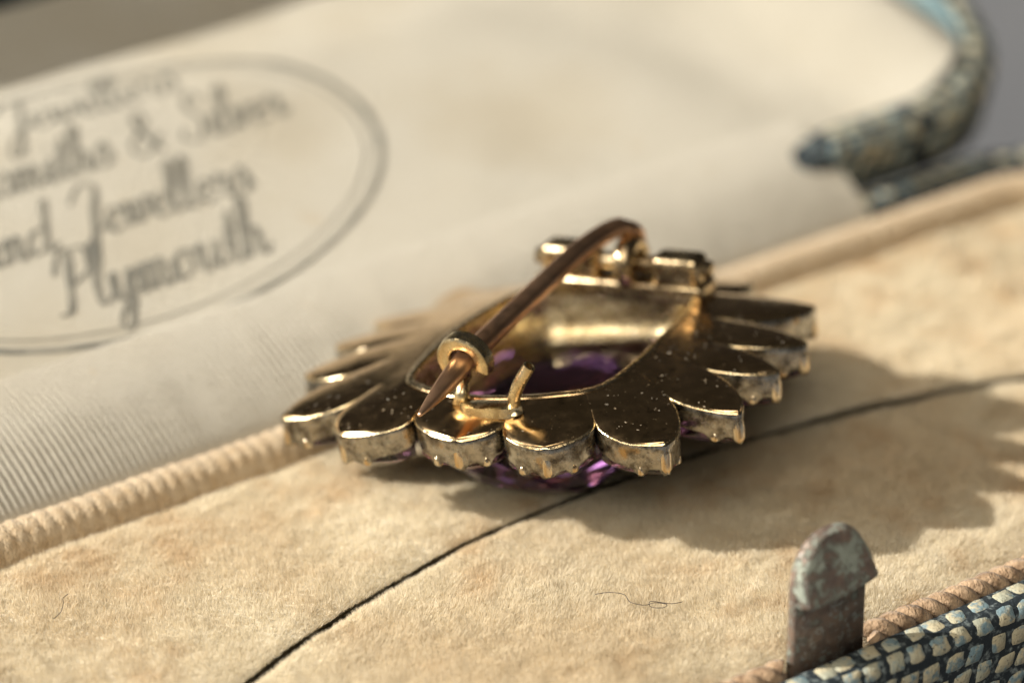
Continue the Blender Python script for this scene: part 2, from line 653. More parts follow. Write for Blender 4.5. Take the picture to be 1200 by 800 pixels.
def pile_mesh(which, parent):
    """short nap: one slim triangle for each tuft, denser where the camera sees it close"""
    out = []
    def scatter(n, s0, s1, width, length):
        s = rng.uniform(s0, s1, n)
        t = rng.uniform(-.3, 37.4, n)
        tb_, tf_ = corner_clip(s, -.2, 37.4, 7.0, -66.5, 46.5)
        sl = t_slot(s, which)
        ok = (t > tb_) & (t < tf_)
        ok &= (t < sl - .19) if which == 0 else (t > sl + .15)
        s, t = s[ok], t[ok]
        n = len(s)
        z = pad_z(s, t, which)
        e = .02
        zs = (pad_z(s + e, t, which) - z) / e
        zt = (pad_z(s, t + e, which) - z) / e
        nx, ny, nz = -np.clip(zs, -2.5, 2.5), np.clip(zt, -2.5, 2.5), np.ones(n)
        il = 1 / np.sqrt(nx * nx + ny * ny + 1)
        nx, ny, nz = nx * il, ny * il, nz * il
        # brushed nap: the lean drifts over the cloth, with small tufts leaning together
        lx = .8 * N1(s * .09 + 11, t * .09) + .75 * N2(s * .40 + t * .25, t * .75 + 5) + .55 * N3(s * 2.1, t * 2.1) + rng.normal(0, .25, n)
        ly = -.15 + .6 * N3(s * .1, t * .1 + 9) + .75 * N4(s * .40 + 7, t * .75) + .55 * N1(s * 2.1 + 4, t * 2.1) + rng.normal(0, .25, n)
        L = length * rng.uniform(.65, 1.15, n) * (1 + .5 * N4(s * 1.3, t * 1.3))
        dx, dy, dz = nx + lx, ny + ly, nz + .15
        k = L / np.sqrt(dx * dx + dy * dy + dz * dz)
        tip = np.stack([s + dx * k, -t + dy * k, z + np.maximum(dz * k, .05)], -1)
        a = rng.uniform(0, 2 * math.pi, n)
        wv = np.stack([np.cos(a), np.sin(a), np.zeros(n)], -1) * (width * rng.uniform(.6, 1.3, n))[:, None]
        b = np.stack([s, -t, z - .06], -1)
        out.append(np.stack([b - wv, b + wv, tip], 1).reshape(-1, 3))
    scatter(1050000 if which else 720000, -48, 30, .025, .40)
    scatter(50000, -66, -48, .10, .55)
    scatter(60000, 30, 46.3, .10, .55)
    V = up(np.concatenate(out)) * MM
    n = len(V)
    me = bpy.data.meshes.new('velvet_pile')
    me.vertices.add(n)
    me.vertices.foreach_set('co', V.astype(np.float32).ravel())
    me.loops.add(n)
    me.loops.foreach_set('vertex_index', np.arange(n, dtype=np.int32))
    me.polygons.add(n // 3)
    me.polygons.foreach_set('loop_start', np.arange(0, n, 3, dtype=np.int32))
    me.polygons.foreach_set('loop_total', np.full(n // 3, 3, dtype=np.int32))
    me.materials.append(MT['pile'])
    me.update(calc_edges=True)
    o = link(bpy.data.objects.new('velvet_pile', me), parent)
    o['kind'] = 'stuff'
    return o

for which, lab in ((0, 'cream velvet pad between the ribbed piping and the curved slot'), (1, 'cream velvet pad between the curved slot and the latch')):
    V, F = pad_grid(which)
    pad = mesh('velvet_pad', up(V), F, MT['velvet'], case)
    pad['label'] = lab
    pile_mesh(which, pad)
# dark card at the bottom of the tray, seen in the slot
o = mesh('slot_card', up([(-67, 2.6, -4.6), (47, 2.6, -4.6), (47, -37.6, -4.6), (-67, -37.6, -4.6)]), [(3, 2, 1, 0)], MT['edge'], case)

# ------------------------------------------------------------------ ribbed piping along the hinge side
def piping():
    o_in, _ = rrect(-67.2, 47.2, -36.8, 1.5, 7.6, 14, 20)
    # the back stretch: along y = 1.5 from right corner to the left, and a bit down the right side
    pts = [(47.2, -22.0), (47.2, -14.0)]
    for i in range(15):
        a = R(0 + 90 * i / 14)
        pts.append((47.2 - 7.6 + 7.6 * math.cos(a), 1.5 - 7.6 + 7.6 * math.sin(a)))
    pts += [(30, 1.5), (-30, 1.5), (-67, 1.5)]
    pts = np.array(pts)
    S = arclen(pts)
    step = .11
    u = np.arange(0, S[-1], step)
    x = np.interp(u, S, pts[:, 0]); y = np.interp(u, S, pts[:, 1])
    path = [(a, b + .12 * float(N1(a * .1, 3)), -.2 + .2 * float(N2(a * .07, 1))) for a, b in zip(x, y)]
    def prof(i, a):
        ph = u[i] / .98 + .10 * math.sin(a) + .25 * float(N3(u[i] * .4, 2))
        rib = abs(math.sin(math.pi * ph)) ** .7
        yarn = .035 * math.cos(a * 13 + 6 * math.floor(ph))
        return .95 + .05 * rib * (1 + .8 * float(N4(u[i] * .9, a))) + yarn * rib + .03 * float(N2(u[i] * 3, a * 3))
    v, f = tube_data(path, 1.68, 26, prof)
    o = mesh('piping', up(v), f, MT['piping'], case)
    o['label'] = 'thick ribbed beige piping along the hinge'
piping()

# twisted cord inside the front rim, with a gap at the latch
def twisted(s0, s1, name='cord'):
    n = int(abs(s1 - s0) / .09)
    ss = np.linspace(s0, s1, n)
    V, F, off = [], [], 0
    for strand in range(2):
        path = []
        for i, s in enumerate(ss):
            ph = s * 2 * math.pi / 2.5 + strand * math.pi
            rr = .40
            path.append((s, -37.35 + rr * math.cos(ph) + .08 * float(N1(s * .3, 7)), -.12 + rr * math.sin(ph) + .1 * float(N2(s * .2, 4))))
        def prof(i, a):
            return 1 + .09 * math.cos(7 * a + i * .4) + .05 * float(N4(i * .6, a * 2))
        v, f = tube_data(path, .45, 18, prof)
        V += v
        F += [tuple(k + off for k in q) for q in f]
        off += len(v)
    return mesh(name, up(V), F, MT['cord'], case)
twisted(-6.4, 42)
twisted(-13.0, -60)

# ------------------------------------------------------------------ ribbed silk strip bridging base and lid
def strip_prof(w):
    """w 0..1 from the piping to the lid panel -> (y, z)"""
    P = [(2.45, .2), (3.1, 1.25), (4.4, 2.3), (5.9, 3.25), (7.5, 4.1), (9.2, 4.75), (10.9, 5.2), (11.6, 5.25)]
    P = [Vector((a, b, 0)) for a, b in P]
    return P
sp = smoothpath(strip_prof(0), 5)
def strip():
    s = np.arange(-47, 29.8, .085)
    nv = len(sp)
    V = []
    for j, p in enumerate(sp):
        w = j / (nv - 1)
        rib = np.abs(np.sin(math.pi * (s / .50 + .9 * N1(s * .08, w * 1.5) + .5 * w)))
        amp = .08 * (1 - .35 * w) * (1 + .8 * N4(s * .5, w * 3))
        sag = .25 * N2(s * .09 + 4, w * 2) * math.sin(math.pi * w)
        V.append(np.stack([s, np.full_like(s, p.x) - .4 * (rib * amp + sag), p.y + (rib * amp + sag)], -1))
    V = np.concatenate(V)
    o = mesh('hinge_strip', up(V), grid_faces(len(s), nv), MT['strip'], case)
    o['label'] = 'ribbed pale silk strip covering the hinge'
strip()

# ------------------------------------------------------------------ silk lining of the lid
def lin_h(s, l):
    dr = 48.5 - s
    df = 39.0 - l
    z = .45 * (N1(s * .05 + 20, l * .06 + 2)) + .12 * N2(s * .2, l * .2)
    k = np.clip((s - 6) / 25, 0, 1)
    z = z + k * (.62 * np.sin((s * .30 + l * .22 + 2 * N1(s * .06, l * .06))) * np.clip(l / 8, 0, 1) + .7 * N3(s * .13, l * .13))
    q = np.clip(1 - np.abs(dr - 4.5) / 10, 0, 1)
    z = z + 2.1 * q * q * (3 - 2 * q) - .9 * np.clip(1 - dr / 4.5, 0, 1)   #         # rises towards the right rim
    k = np.clip((l - 22) / 10, 0, 1)
    z = z - 2.2 * k * k * (3 - 2 * k)
    return z - .15
def lining():
    s = np.linspace(-71.9, 48.4, 240)
    w = np.linspace(0, 1, 90)
    lo, hi = corner_clip(s, -.95, 38.95, 9.9, -71.95, 48.45)
    Sg = np.repeat(s[None], len(w), 0)
    Lg = lo[None] + (hi - lo)[None] * w[:, None]
    H = lin_h(Sg, Lg)
    V = lid_frame(Sg, Lg, H).reshape(-1, 3)
    o = mesh('lid_lining', up(V), grid_faces(len(s), len(w)), MT['lining'], case)
    o['label'] = 'cream silk lid lining printed with an oval of script'
    return o
lin = lining()

def on_lining(name, xy, faces, lift=.05):
    xy = np.array(xy, float)
    V = lid_frame(xy[:, 0], xy[:, 1], lin_h(xy[:, 0], xy[:, 1]) + lift)
    return mesh(name, up(V), faces, MT['ink'], lin, smooth=False)

OC, OA, OB, OROT = (-18.0, 15.0), 21.4, 13.2, R(8)
def oval_ring(ra, width, name):
    n = 160
    V = []
    for k in range(2):
        for i in range(n):
            a = 2 * math.pi * i / n
            w = width * (.75 + .5 * (math.sin(a * 2 + 1) * .5 + .5))
            x = (OA + ra + (k - .5) * w) * math.cos(a)
            y = (OB + ra + (k - .5) * w) * math.sin(a)
            V.append((OC[0] + x * math.cos(OROT) - y * math.sin(OROT), OC[1] + x * math.sin(OROT) + y * math.cos(OROT)))
    return on_lining(name, V, grid_faces(n, 2, wrap_u=True))
oval_ring(0, .55, 'oval_border')
oval_ring(-1.1, .12, 'oval_border')

# copperplate letters as pen strokes: x-height 1, each glyph a list of strokes and its advance
GL = {
 'a': ([[(.75, .9), (.4, 1), (.05, .55), (.2, .05), (.5, .2), (.75, .9)], [(.78, 1), (.7, .25), (.85, 0), (1.1, .25)]], 1.0),
 'd': ([[(.75, .9), (.4, 1), (.05, .55), (.2, .05), (.5, .2), (.75, .9)], [(.95, 2.2), (.75, 1), (.68, .2), (.85, 0), (1.1, .25)]], 1.0),
 'e': ([[(.05, .4), (.5, .6), (.55, .95), (.25, .95), (.1, .45), (.3, 0), (.75, .25)]], .7),
 'h': ([[(.05, .3), (.5, 1.8), (.45, 2.3), (.25, 1.9), (.1, 0)], [(.12, .5), (.45, 1), (.6, .8), (.55, .2), (.7, 0), (.95, .25)]], .9),
 'i': ([[(.1, .5), (.3, 1), (.2, .25), (.35, 0), (.6, .3)], [(.36, 1.5), (.40, 1.6)]], .5),
 'l': ([[(.05, .3), (.5, 1.8), (.45, 2.3), (.25, 1.9), (.12, .3), (.3, 0), (.6, .3)]], .5),
 'm': ([[(0, .6), (.2, 1), (.15, 0)], [(.18, .5), (.45, 1), (.55, .7), (.5, 0)], [(.53, .5), (.8, 1), (.92, .7), (.85, .2), (1, 0), (1.25, .3)]], 1.2),
 'n': ([[(0, .6), (.2, 1), (.15, 0)], [(.18, .5), (.5, 1), (.62, .7), (.55, .2), (.7, 0), (.95, .3)]], .9),
 'o': ([[(.4, 1), (.08, .6), (.2, .03), (.55, .2), (.6, .75), (.4, 1), (.85, .85)]], .8),
 'r': ([[(0, .5), (.2, 1.1), (.3, .9), (.55, .9), (.45, .3), (.6, 0), (.85, .3)]], .75),
 's': ([[(0, .3), (.35, 1.1), (.55, .5), (.4, .02), (.1, .1)], [(.4, .02), (.75, .3)]], .65),
 't': ([[(.1, .5), (.45, 1.9), (.25, .3), (.4, 0), (.7, .3)], [(.1, 1.15), (.65, 1.2)]], .6),
 'u': ([[(.05, .7), (.22, 1), (.15, .25), (.35, 0), (.7, .8)], [(.75, 1), (.65, .25), (.8, 0), (1.05, .3)]], .95),
 'v': ([[(0, .7), (.2, 1), (.25, .1), (.55, .4), (.6, 1), (.85, .85)]], .75),
 'w': ([[(0, .7), (.2, 1), (.2, .1), (.5, .4), (.55, 1)], [(.55, 1), (.55, .1), (.85, .4), (.9, 1), (1.15, .85)]], 1.05),
 'y': ([[(.05, .7), (.22, 1), (.15, .3), (.35, 0), (.7, .8)], [(.75, 1), (.6, -.2), (.3, -1.1), (.05, -.8), (.5, -.1), (1.0, .3)]], .9),
 'f': ([[(.05, .2), (.5, 1.7), (.5, 2.3), (.3, 1.9), (.1, -.7), (.0, -1.1), (.25, -.6), (.2, .1), (.7, .4)]], .6),
 'J': ([[(.1, 1.6), (.5, 2.2), (1.1, 2.1), (.8, .8), (.5, -.8), (.1, -.9), (.3, -.2), (1.1, .4)]], 1.1),
 'G': ([[(1.2, 1.8), (.9, 2.2), (.3, 1.5), (.2, .4), (.7, .0), (1.1, .8)], [(1.15, .9), (1.0, -.2), (.5, -.9), (.3, -.4), (1.4, .3)]], 1.4),
 'S': ([[(1.15, 1.8), (.85, 2.25), (.5, 1.7), (.95, .9), (.7, .05), (.1, .2), (.2, .7)]], 1.1),
 'P': ([[(.7, 2.2), (.5, 1.0), (.3, .1), (-.05, .1)], [(.1, 1.5), (.4, 2.2), (1.2, 2.2), (1.3, 1.5), (.6, 1.0)]], 1.15),
 '&': ([[(1.3, .8), (.8, .1), (.2, .1), (.2, .7), (.9, 1.4), (.8, 2.0), (.5, 1.7), (.8, .8), (1.3, .0)]], 1.4),
 ' ': ([], .7),
}
def text_line(txt, cx, cy, size, slant=.42, wide=.92, pen=.085):
    total = sum(GL[c][1] for c in txt)
    x0 = -total / 2
    V, F = [], []
    for c in txt:
        strokes, adv = GL[c]
        for st in strokes:
            P = smoothpath([(x, y, 0) for x, y in st], 5)
            off = len(V)
            for k, p in enumerate(P):
                d = (P[min(k + 1, len(P) - 1)] - P[max(k - 1, 0)])
                d = d.normalized() if d.length else Vector((1, 0, 0))
                w = pen * (.45 + 1.0 * max(0, abs(d.y)) ** 2 * (1 if d.y < 0 else .45)) * (1 + .5 * float(N3((x0 + p.x) * 3, p.y * 3 + cy)))
                nrm = Vector((-d.y, d.x, 0))
                for sg in (-1, 1):
                    q = p + nrm * w * sg
                    V.append((cx + (x0 + q.x + slant * q.y) * size * wide, cy + q.y * size))
            for k in range(len(P) - 1):
                a = off + 2 * k
                F.append((a, a + 1, a + 3, a + 2))
        x0 += adv
    return on_lining('printed_line', V, F)
text_line('Jewellers', -14.0, 23.2, 2.3)
text_line('Goldsmiths & Silver', -17.0, 17.6, 2.15)
text_line('and Jewellers', -19.5, 11.4, 2.25)
text_line('Plymouth', -19.5, 5.4, 2.5)

# ------------------------------------------------------------------ latch tongue
def latch():
    root = empty('latch')
    root.parent = case
    root['label'] = 'upright brass latch tongue spotted with green verdigris'
    w0, w1 = -12.6, -7.2
    c, hw = (w0 + w1) / 2, (w1 - w0) / 2
    def outline(inset, top, n=28):
        pts = [(-hw + inset, -3.5), (hw - inset, -3.5), (hw - inset, 5.1)]
        for i in range(n + 1):
            a = math.pi * i / n
            pts.append(((hw - inset) * math.copysign(abs(math.cos(a)) ** .80, math.cos(a)), 5.1 + (top - 5.1 - inset) * math.sin(a) ** 1.0))
        return pts
    # plate: y -37.5 +- .35
    layers = [(outline(.12, 8.4), -37.15), (outline(0, 8.4), -37.27), (outline(0, 8.4), -37.75), (outline(.12, 8.4), -37.87)]
    V, F = [], []
    n = len(layers[0][0])
    for pts, y in layers:
        V += [(c + x, y, z) for x, z in pts]
    F = grid_faces(n, 4, wrap_u=True) + [tuple(reversed(range(n))), tuple(range(3 * n, 4 * n))]
    recalc(mesh('plate', up(V), F, MT['plate'], root))
    # hook: bulging rounded cap in front of the plate
    nu, nv = 30, 14
    V = []
    for j in range(nv):
        w = j / (nv - 1)
        for i in range(nu):
            u = -1 + 2 * i / (nu - 1)
            halfw = hw + .18
            x = halfw * math.copysign(abs(u) ** .9, u)
            un = (u + .08) / (1.08 if u > -.08 else .92)
            topz = 5.3 + 3.1 * max(0, 1 - abs(un) ** 2.3) ** (.62 if un < 0 else .85)
            botz = 4.75 - .30 * math.cos((u + .2) * 1.5) + .15 * u
            z = botz + (topz - botz) * w
            dep = (1.25 - .75 * w) * (1 - .30 * max(0, abs(u) - .88) / .12) if w < .93 else .38
            if j == 0:
                dep -= .14
            V.append((c + x, -37.87 - dep + .12, z))
    F = grid_faces(nu, nv)
    # close underneath and the back
    off = len(V)
    for j in (0, nv - 1):
        for i in range(nu):
            p = V[j * nu + i]
            V.append((p[0], -37.7, p[2] + (.1 if j == 0 else 0)))
    for i in range(nu - 1):
        F.append((i, i + 1, off + i + 1, off + i))
        F.append(((nv - 1) * nu + i, (nv - 1) * nu + i + 1, off + nu + i + 1, off + nu + i))
    o = recalc(mesh('hook', up(V), F, MT['latch'], root))
    edges_sharp(o, 50)
    return root
latch()

# ------------------------------------------------------------------ the brooch, lying face down
brooch = empty('brooch', (2.115 * MM, -18.4 * MM, 8.6 * MM))
brooch.scale = (.98, .98, .98)
brooch.rotation_euler = Matrix(((.99458, .00898, -.10357), (0, .99626, .08636), (.10396, -.08589, .99087))).to_euler()
tag(brooch, 'gold and amethyst cluster brooch lying face down with its pin and hinge upward', 'brooch')

RX, RY = 16.2, 14.2
BC = (.6, 3.6)                         # middle of the petal outline
TIPS = [(-165, 1.11), (-143, 1.04), (-113, .98), (-93, 1.03), (-70, 1.14), (-51, 1.07), (-30, .96), (-11, .97), (15, 1.04),
        (40, 1.0), (64, 1.02), (88, 1.06), (112, 1.19), (133, 1.09), (151, 1.02), (172, 1.01)]
OPEN = [(-8.14, -1.3), (-7.5, -3.5), (-4.2, -5.8), (0, -6.5), (3.1, -6.0), (5.2, -2.9), (7.1, 1.2), (8.7, 5.0), (8.9, 7.6), (7.3, 9.5),
        (3.2, 10.8), (-.9, 10.9), (-3.6, 8.3), (-6.25, 3.8)]
def closed_spline(P, per=8):
    P = [Vector((*p, 0)) for p in P]
    n = len(P)
    out = []
    for i in range(n):
        p0, p1, p2, p3 = P[i - 1], P[i], P[(i + 1) % n], P[(i + 2) % n]
        for k in range(per):
            t = k / per
            out.append(0.5 * ((2 * p1) + (p2 - p0) * t + (2 * p0 - 5 * p1 + 4 * p2 - p3) * t * t + (3 * p1 - p0 - 3 * p2 + p3) * t ** 3))
    return np.array([(p.x, p.y) for p in out])
OPN = closed_spline(OPEN)
# opening radius seen from the origin as a function of the ellipse angle
_ang = np.arctan2((OPN[:, 1] - BC[1]) / RY, (OPN[:, 0] - BC[0]) / RX)
_rad = np.hypot((OPN[:, 0] - BC[0]) / RX, (OPN[:, 1] - BC[1]) / RY)
_o = np.argsort(_ang)
_ang, _rad = _ang[_o], _rad[_o]
def r_in(th):
    th = (th + math.pi) % (2 * math.pi) - math.pi
    return np.interp(th, _ang, _rad, period=2 * math.pi)
def plate_z(r, rin, a):
    # domed back, falling away more towards the hinge-side left
    k = np.clip((r - rin) / (1.0 - rin), 0, 1.2)
    return -(1.35 + .9 * max(0, math.cos(a - R(140)))) * k ** 1.15

def unit_claw():
    v, f = [], []
    prof = [(.0, .05), (.8, .0), (1.0, -.35), (1.0, -.8), (.6, -1.0), (0, -1.02)]
    seg = 7
    for r, z in prof[1:-1]:
        for k in range(seg):
            a = 2 * math.pi * k / seg
            v.append((r * math.cos(a), r * math.sin(a), z))
    f = grid_faces(seg, 4, wrap_u=True)
    f.append(tuple(range(seg)))
    f.append(tuple(reversed(range(3 * seg, 4 * seg))))
    o = recalc(mesh('claw', v, f, MT['claw']))
    me = o.data
    bpy.data.objects.remove(o)
    return me
CLAW = unit_claw()

WALL_H = 2.15
def make_petal(k):
    ang = [R(a) for a, _ in TIPS]
    n = len(TIPS)
    th, rt = ang[k], TIPS[k][1]
    def between(a, b):
        d = (b - a) % (2 * math.pi)
        return a + d / 2
    # TIPS run counter-clockwise
    tl = between(ang[k - 1], th)
    tr = between(th, ang[(k + 1) % n])
    dl = -((th - tl) % (2 * math.pi))
    drr = (tr - th) % (2 * math.pi)
    rs = random.Random(100 + k)
    nu, nv = 19, 26
    right = 4 <= k <= 9
    vn = (.36 if right else .47) + rs.uniform(-.05, .05)
    pe, qe = (1.75, .88) if right else (2.2, .78)
    def f(v):
        if v <= vn:
            return 1.0
        w = (v - vn) / (1 - vn)
        return max(0.0, 1 - w ** pe) ** qe
    P = np.zeros((nv, nu, 3))
    for j in range(nv):
        v = 1 - (1 - j / (nv - 1)) ** 1.35
        fv = f(v)
        for i in range(nu):
            u = -1 + 2 * i / (nu - 1)
            uu = math.sin(u * math.pi / 2)
            d = (dl if uu < 0 else drr) * abs(uu) * (1.0 if fv >= 1 else fv)
            a = th + d
            ri = float(r_in(a)) + .022
            r = ri + (rt - ri) * v
            z = float(plate_z(r, ri, a))
            g = min(1, max(0, (v - vn + .16) / .3))
            z += -.13 * abs(uu) ** 6 * g + .10 * (1 - uu * uu) * g * math.sin(math.pi * min(1, v)) ** .8
            P[j, i] = (BC[0] + RX * r * math.cos(a), BC[1] + RY * r * math.sin(a), z)
    V = P.reshape(-1, 3).tolist()
    F = grid_faces(nu, nv)
    mi = [0] * len(F)
    # outline of the free edge: along the left side outwards, round the tip, back along the right side
    jl = [j for j in range(nv - 1)]
    loop = [j * nu for j in jl] + [(nv - 1) * nu + nu // 2] + [j * nu + nu - 1 for j in reversed(jl)]
    L = np.array([V[q] for q in loop])
    # outward direction
    tg = np.gradient(L[:, :2], axis=0)
    nr = np.stack([tg[:, 1], -tg[:, 0]], -1)
    nr /= np.linalg.norm(nr, axis=1)[:, None] + 1e-9
    if np.dot(nr[len(nr) // 2], L[len(L) // 2, :2] - np.array(BC)) < 0:
        nr = -nr
    S = arclen(L[:, :2])
    mid = S[len(S) // 2]
    clawpos = [mid, mid - 1.7, mid + 1.7]
    def bottom(s):
        g = min(abs(s - c) for c in clawpos)
        return -WALL_H + .42 * min(1, max(0, (g - .22) / .3))
    rings = [[q for q in loop]]
    jn = next(j for j in range(nv) if 1 - (1 - j / (nv - 1)) ** 1.35 > vn)
    specs = [(.07, lambda s: -.035), (.11, lambda s: -.12), (.10, lambda s: -.45), (.02, lambda s: -1.1), (.0, lambda s: bottom(s) * .9), (-.05, bottom), (-.5, lambda s: bottom(s) + .05)]
    nseam = max(1, int(vn * 8))
    for off, zf in specs:
        ring = []
        for q, (p, nn_) in enumerate(zip(L, nr)):
            jj = min(q, len(L) - 1 - q)
            seam = min(1, max(0, (jj - jn + 1) / 3))
            o = off * seam
            base_z = p[2]
            ring.append(len(V))
            V.append((p[0] + nn_[0] * o, p[1] + nn_[1] * o, base_z + zf(S[q]) - .0))
        rings.append(ring)
    m = len(loop)
    for a_, b_ in zip(rings[:-1], rings[1:]):
        for q in range(m - 1):
            F.append((a_[q], a_[q + 1], b_[q + 1], b_[q]))
            mi.append(2 if (a_ is rings[0] or a_ is rings[1]) and min(q, m - 2 - q) >= jn - 3 else 1)
    ob = mesh('petal', V, F, [MT['gold'], MT['wall'], MT['rim']], brooch, midx=mi)
    bm = bmesh.new()
    bm.from_mesh(ob.data)
    bmesh.ops.remove_doubles(bm, verts=bm.verts, dist=2e-7)
    bmesh.ops.recalc_face_normals(bm, faces=bm.faces)
    up_f = sum(fc.normal.z for fc in bm.faces if fc.material_index == 0)
    if up_f < 0:
        bmesh.ops.reverse_faces(bm, faces=bm.faces)
    bm.to_mesh(ob.data)
    bm.free()
    # stone set underneath, seen between the claws
    c = np.array([BC[0] + RX * (.80 * rt) * math.cos(th), BC[1] + RY * (.80 * rt) * math.sin(th)])
    sel = [q for q in range(len(L)) if min(q, len(L) - 1 - q) > 9]
    rim2 = [L[q] for q in sel]
    V2, nn2 = [], len(rim2)
    for sc, zz in ((.97, -1.05), (.97, -WALL_H + .12), (.80, -WALL_H - .22), (.45, -WALL_H - .42)):
        for p in rim2:
            V2.append((c[0] + (p[0] - c[0]) * sc, c[1] + (p[1] - c[1]) * sc, p[2] * .3 + float(np.mean([q[2] for q in rim2])) * .7 + zz))
    F2 = grid_faces(nn2, 4, wrap_u=True) + [tuple(range(3 * nn2, 4 * nn2)), tuple(reversed(range(nn2)))]
    recalc(mesh('stone', V2, F2, MT['melee'], ob, smooth=False))
    # claws
    for ci, s in enumerate(clawpos):
        if s < S[9] or s > S[-10]:
            continue
        x = np.interp(s, S, L[:, 0]); y = np.interp(s, S, L[:, 1]); z = np.interp(s, S, L[:, 2])
        nx = np.interp(s, S, nr[:, 0]); ny = np.interp(s, S, nr[:, 1])
        rr = .42 if ci == 0 else .30 * rs.uniform(.85, 1.2)
        hh = (1.6 if ci == 0 else .62) * rs.uniform(.92, 1.06)
        cl = link(bpy.data.objects.new('claw', CLAW), ob)
        cl.location = ((x - nx * rr * .74) * MM, (y - ny * rr * .74) * MM, (z - WALL_H + .02 + hh) * MM)
        cl.scale = (rr, rr, hh)
        cl.rotation_euler = (0, 0, rs.uniform(0, 6))
    return ob
for k in range(len(TIPS)):
    make_petal(k)

# setting wall round the opening
def setting():
    n = len(OPN)
    cen = OPN.mean(0)
    d = OPN - cen
    ln = np.linalg.norm(d, axis=1)[:, None]
    u = d / ln
    prof = [(.55, -.55), (.50, .015), (.30, .06), (.05, .06), (-.06, -.02), (-.10, -.25), (-.06, -1.2), (-.12, -2.9), (-.5, -3.3)]
    V = []
    for off, z in prof:
        w = OPN + u * off
        wob = (.03 * np.sin(np.arange(n) * .9) + .035 * (np.arange(n) % 2)) * (1 if -2 < z < -.3 else .3)
        V += [(a, b, z + .0) for a, b in (w + u * wob[:, None])]
    F = grid_faces(n, len(prof), wrap_u=True)
    mi = [1 if j // n < 1 else (0 if j // n < 5 else 2) for j in range(len(F))]
    o = mesh('setting', V, F, [MT['rim'], MT['gold'], MT['catch']], brooch, midx=mi)
    recalc(o)
    bm = bmesh.new(); bm.from_mesh(o.data)
    s = sum(f.normal.z for f in bm.faces if f.material_index == 0)
    if s < 0:
        bmesh.ops.reverse_faces(bm, faces=bm.faces)
    bm.to_mesh(o.data); bm.free()
setting()

# the large amethyst: pavilion up, crown down
def amethyst():
    cen = OPN.mean(0)
    n = 16
    S = arclen(np.concatenate([OPN, OPN[:1]]))
    def ring(sc, z, half):
        out = []
        for i in range(n):
            s = ((i + half) / n) * S[-1]
            x = np.interp(s, S, np.append(OPN[:, 0], OPN[0, 0])); y = np.interp(s, S, np.append(OPN[:, 1], OPN[0, 1]))
            out.append((cen[0] + (x - cen[0]) * sc, cen[1] + (y - cen[1]) * sc, z))
        return out
    layers = [(.10, -1.55, 0), (.42, -1.9, .5), (.74, -2.5, 0), (.985, -3.2, .5), (1.01, -3.45, .5), (.95, -4.6, 0), (.84, -6.2, .5), (.66, -7.7, 0), (.46, -8.75, .5)]
    V, F = [], []
    for sc, z, h in layers:
        V += ring(sc, z, h)
    for j in range(len(layers) - 1):
        ha, hb = layers[j][2], layers[j + 1][2]
        for i in range(n):
            i2 = (i + 1) % n
            a, a2, b, b2 = j * n + i, j * n + i2, (j + 1) * n + i, (j + 1) * n + i2
            if ha == hb:
                F.append((a, a2, b2, b))
            elif hb > ha:
                F += [(a, a2, b), (a2, b2, b)]
            else:
                F += [(a, b2, b), (a, a2, b2)]
    F.append(tuple(range(n)))
    F.append(tuple(reversed(range((len(layers) - 1) * n, len(layers) * n))))
    o = recalc(mesh('amethyst', V, F, MT['stone'], brooch, smooth=False))
    o['label'] = 'large faceted purple amethyst seen through the open back'
amethyst()

# hinge
HL, HR = Vector((-.2, 11.9, 0)), Vector((10.4, 6.6, 0))
hd = (HR - HL).normalized()
hp = Vector((-hd.y, hd.x, 0))            # towards the back
def hpt(a, b, z):
    p = HL + hd * a + hp * b
    return (p.x, p.y, z)
def box_h(name, a0, a1, b0, b1, z0, z1, mat, parent, bev=.25, seg=2):
    bm = bmesh.new()
    vs_ = [bm.verts.new(Vector(hpt(a, b, z)) * MM) for z in (z0, z1) for b in (b0, b1) for a in (a0, a1)]
    for q in ((0, 1, 3, 2), (4, 6, 7, 5), (0, 4, 5, 1), (2, 3, 7, 6), (0, 2, 6, 4), (1, 5, 7, 3)):
        bm.faces.new([vs_[i] for i in q])
    bmesh.ops.recalc_face_normals(bm, faces=bm.faces)
    bmesh.ops.bevel(bm, geom=list(bm.edges), offset=bev * MM, segments=seg, affect='EDGES', profile=.6)
    me = bpy.data.meshes.new(name)
    bm.to_mesh(me); bm.free()
    me.materials.append(mat)
    for p in me.polygons:
        p.use_smooth = True
    return link(bpy.data.objects.new(name, me), parent)
hinge = box_h('hinge', -.2, 11.6, -.9, 1.6, -.35, .95, MT['hinge'], brooch, .3)
box_h('knuckle', 0.2, 4.2, -.75, 1.35, .6, 3.0, MT['hinge'], hinge, .75, 4)
box_h('knuckle', 8.0, 11.4, -.75, 1.35, .6, 2.75, MT['hinge'], hinge, .65, 4)
v, f = tube_data([hpt(a, .3, 1.85) for a in (-.35, 3, 7, 11.9)], .55, 14)
mesh('hinge_pin', v, f, MT['hinge'], hinge)
# eye of the pin: a ring round the hinge axis
v, f = [], []
path = []
for i in range(25):
    a = 2 * math.pi * i / 24
    path.append(hpt(6.3, .3 + 1.15 * math.cos(a), 1.95 + 1.15 * math.sin(a)))
v, f = tube_data(path, .72, 10, cap=False)
eye = recalc(mesh('pin_eye', v, f, MT['hinge'], hinge))

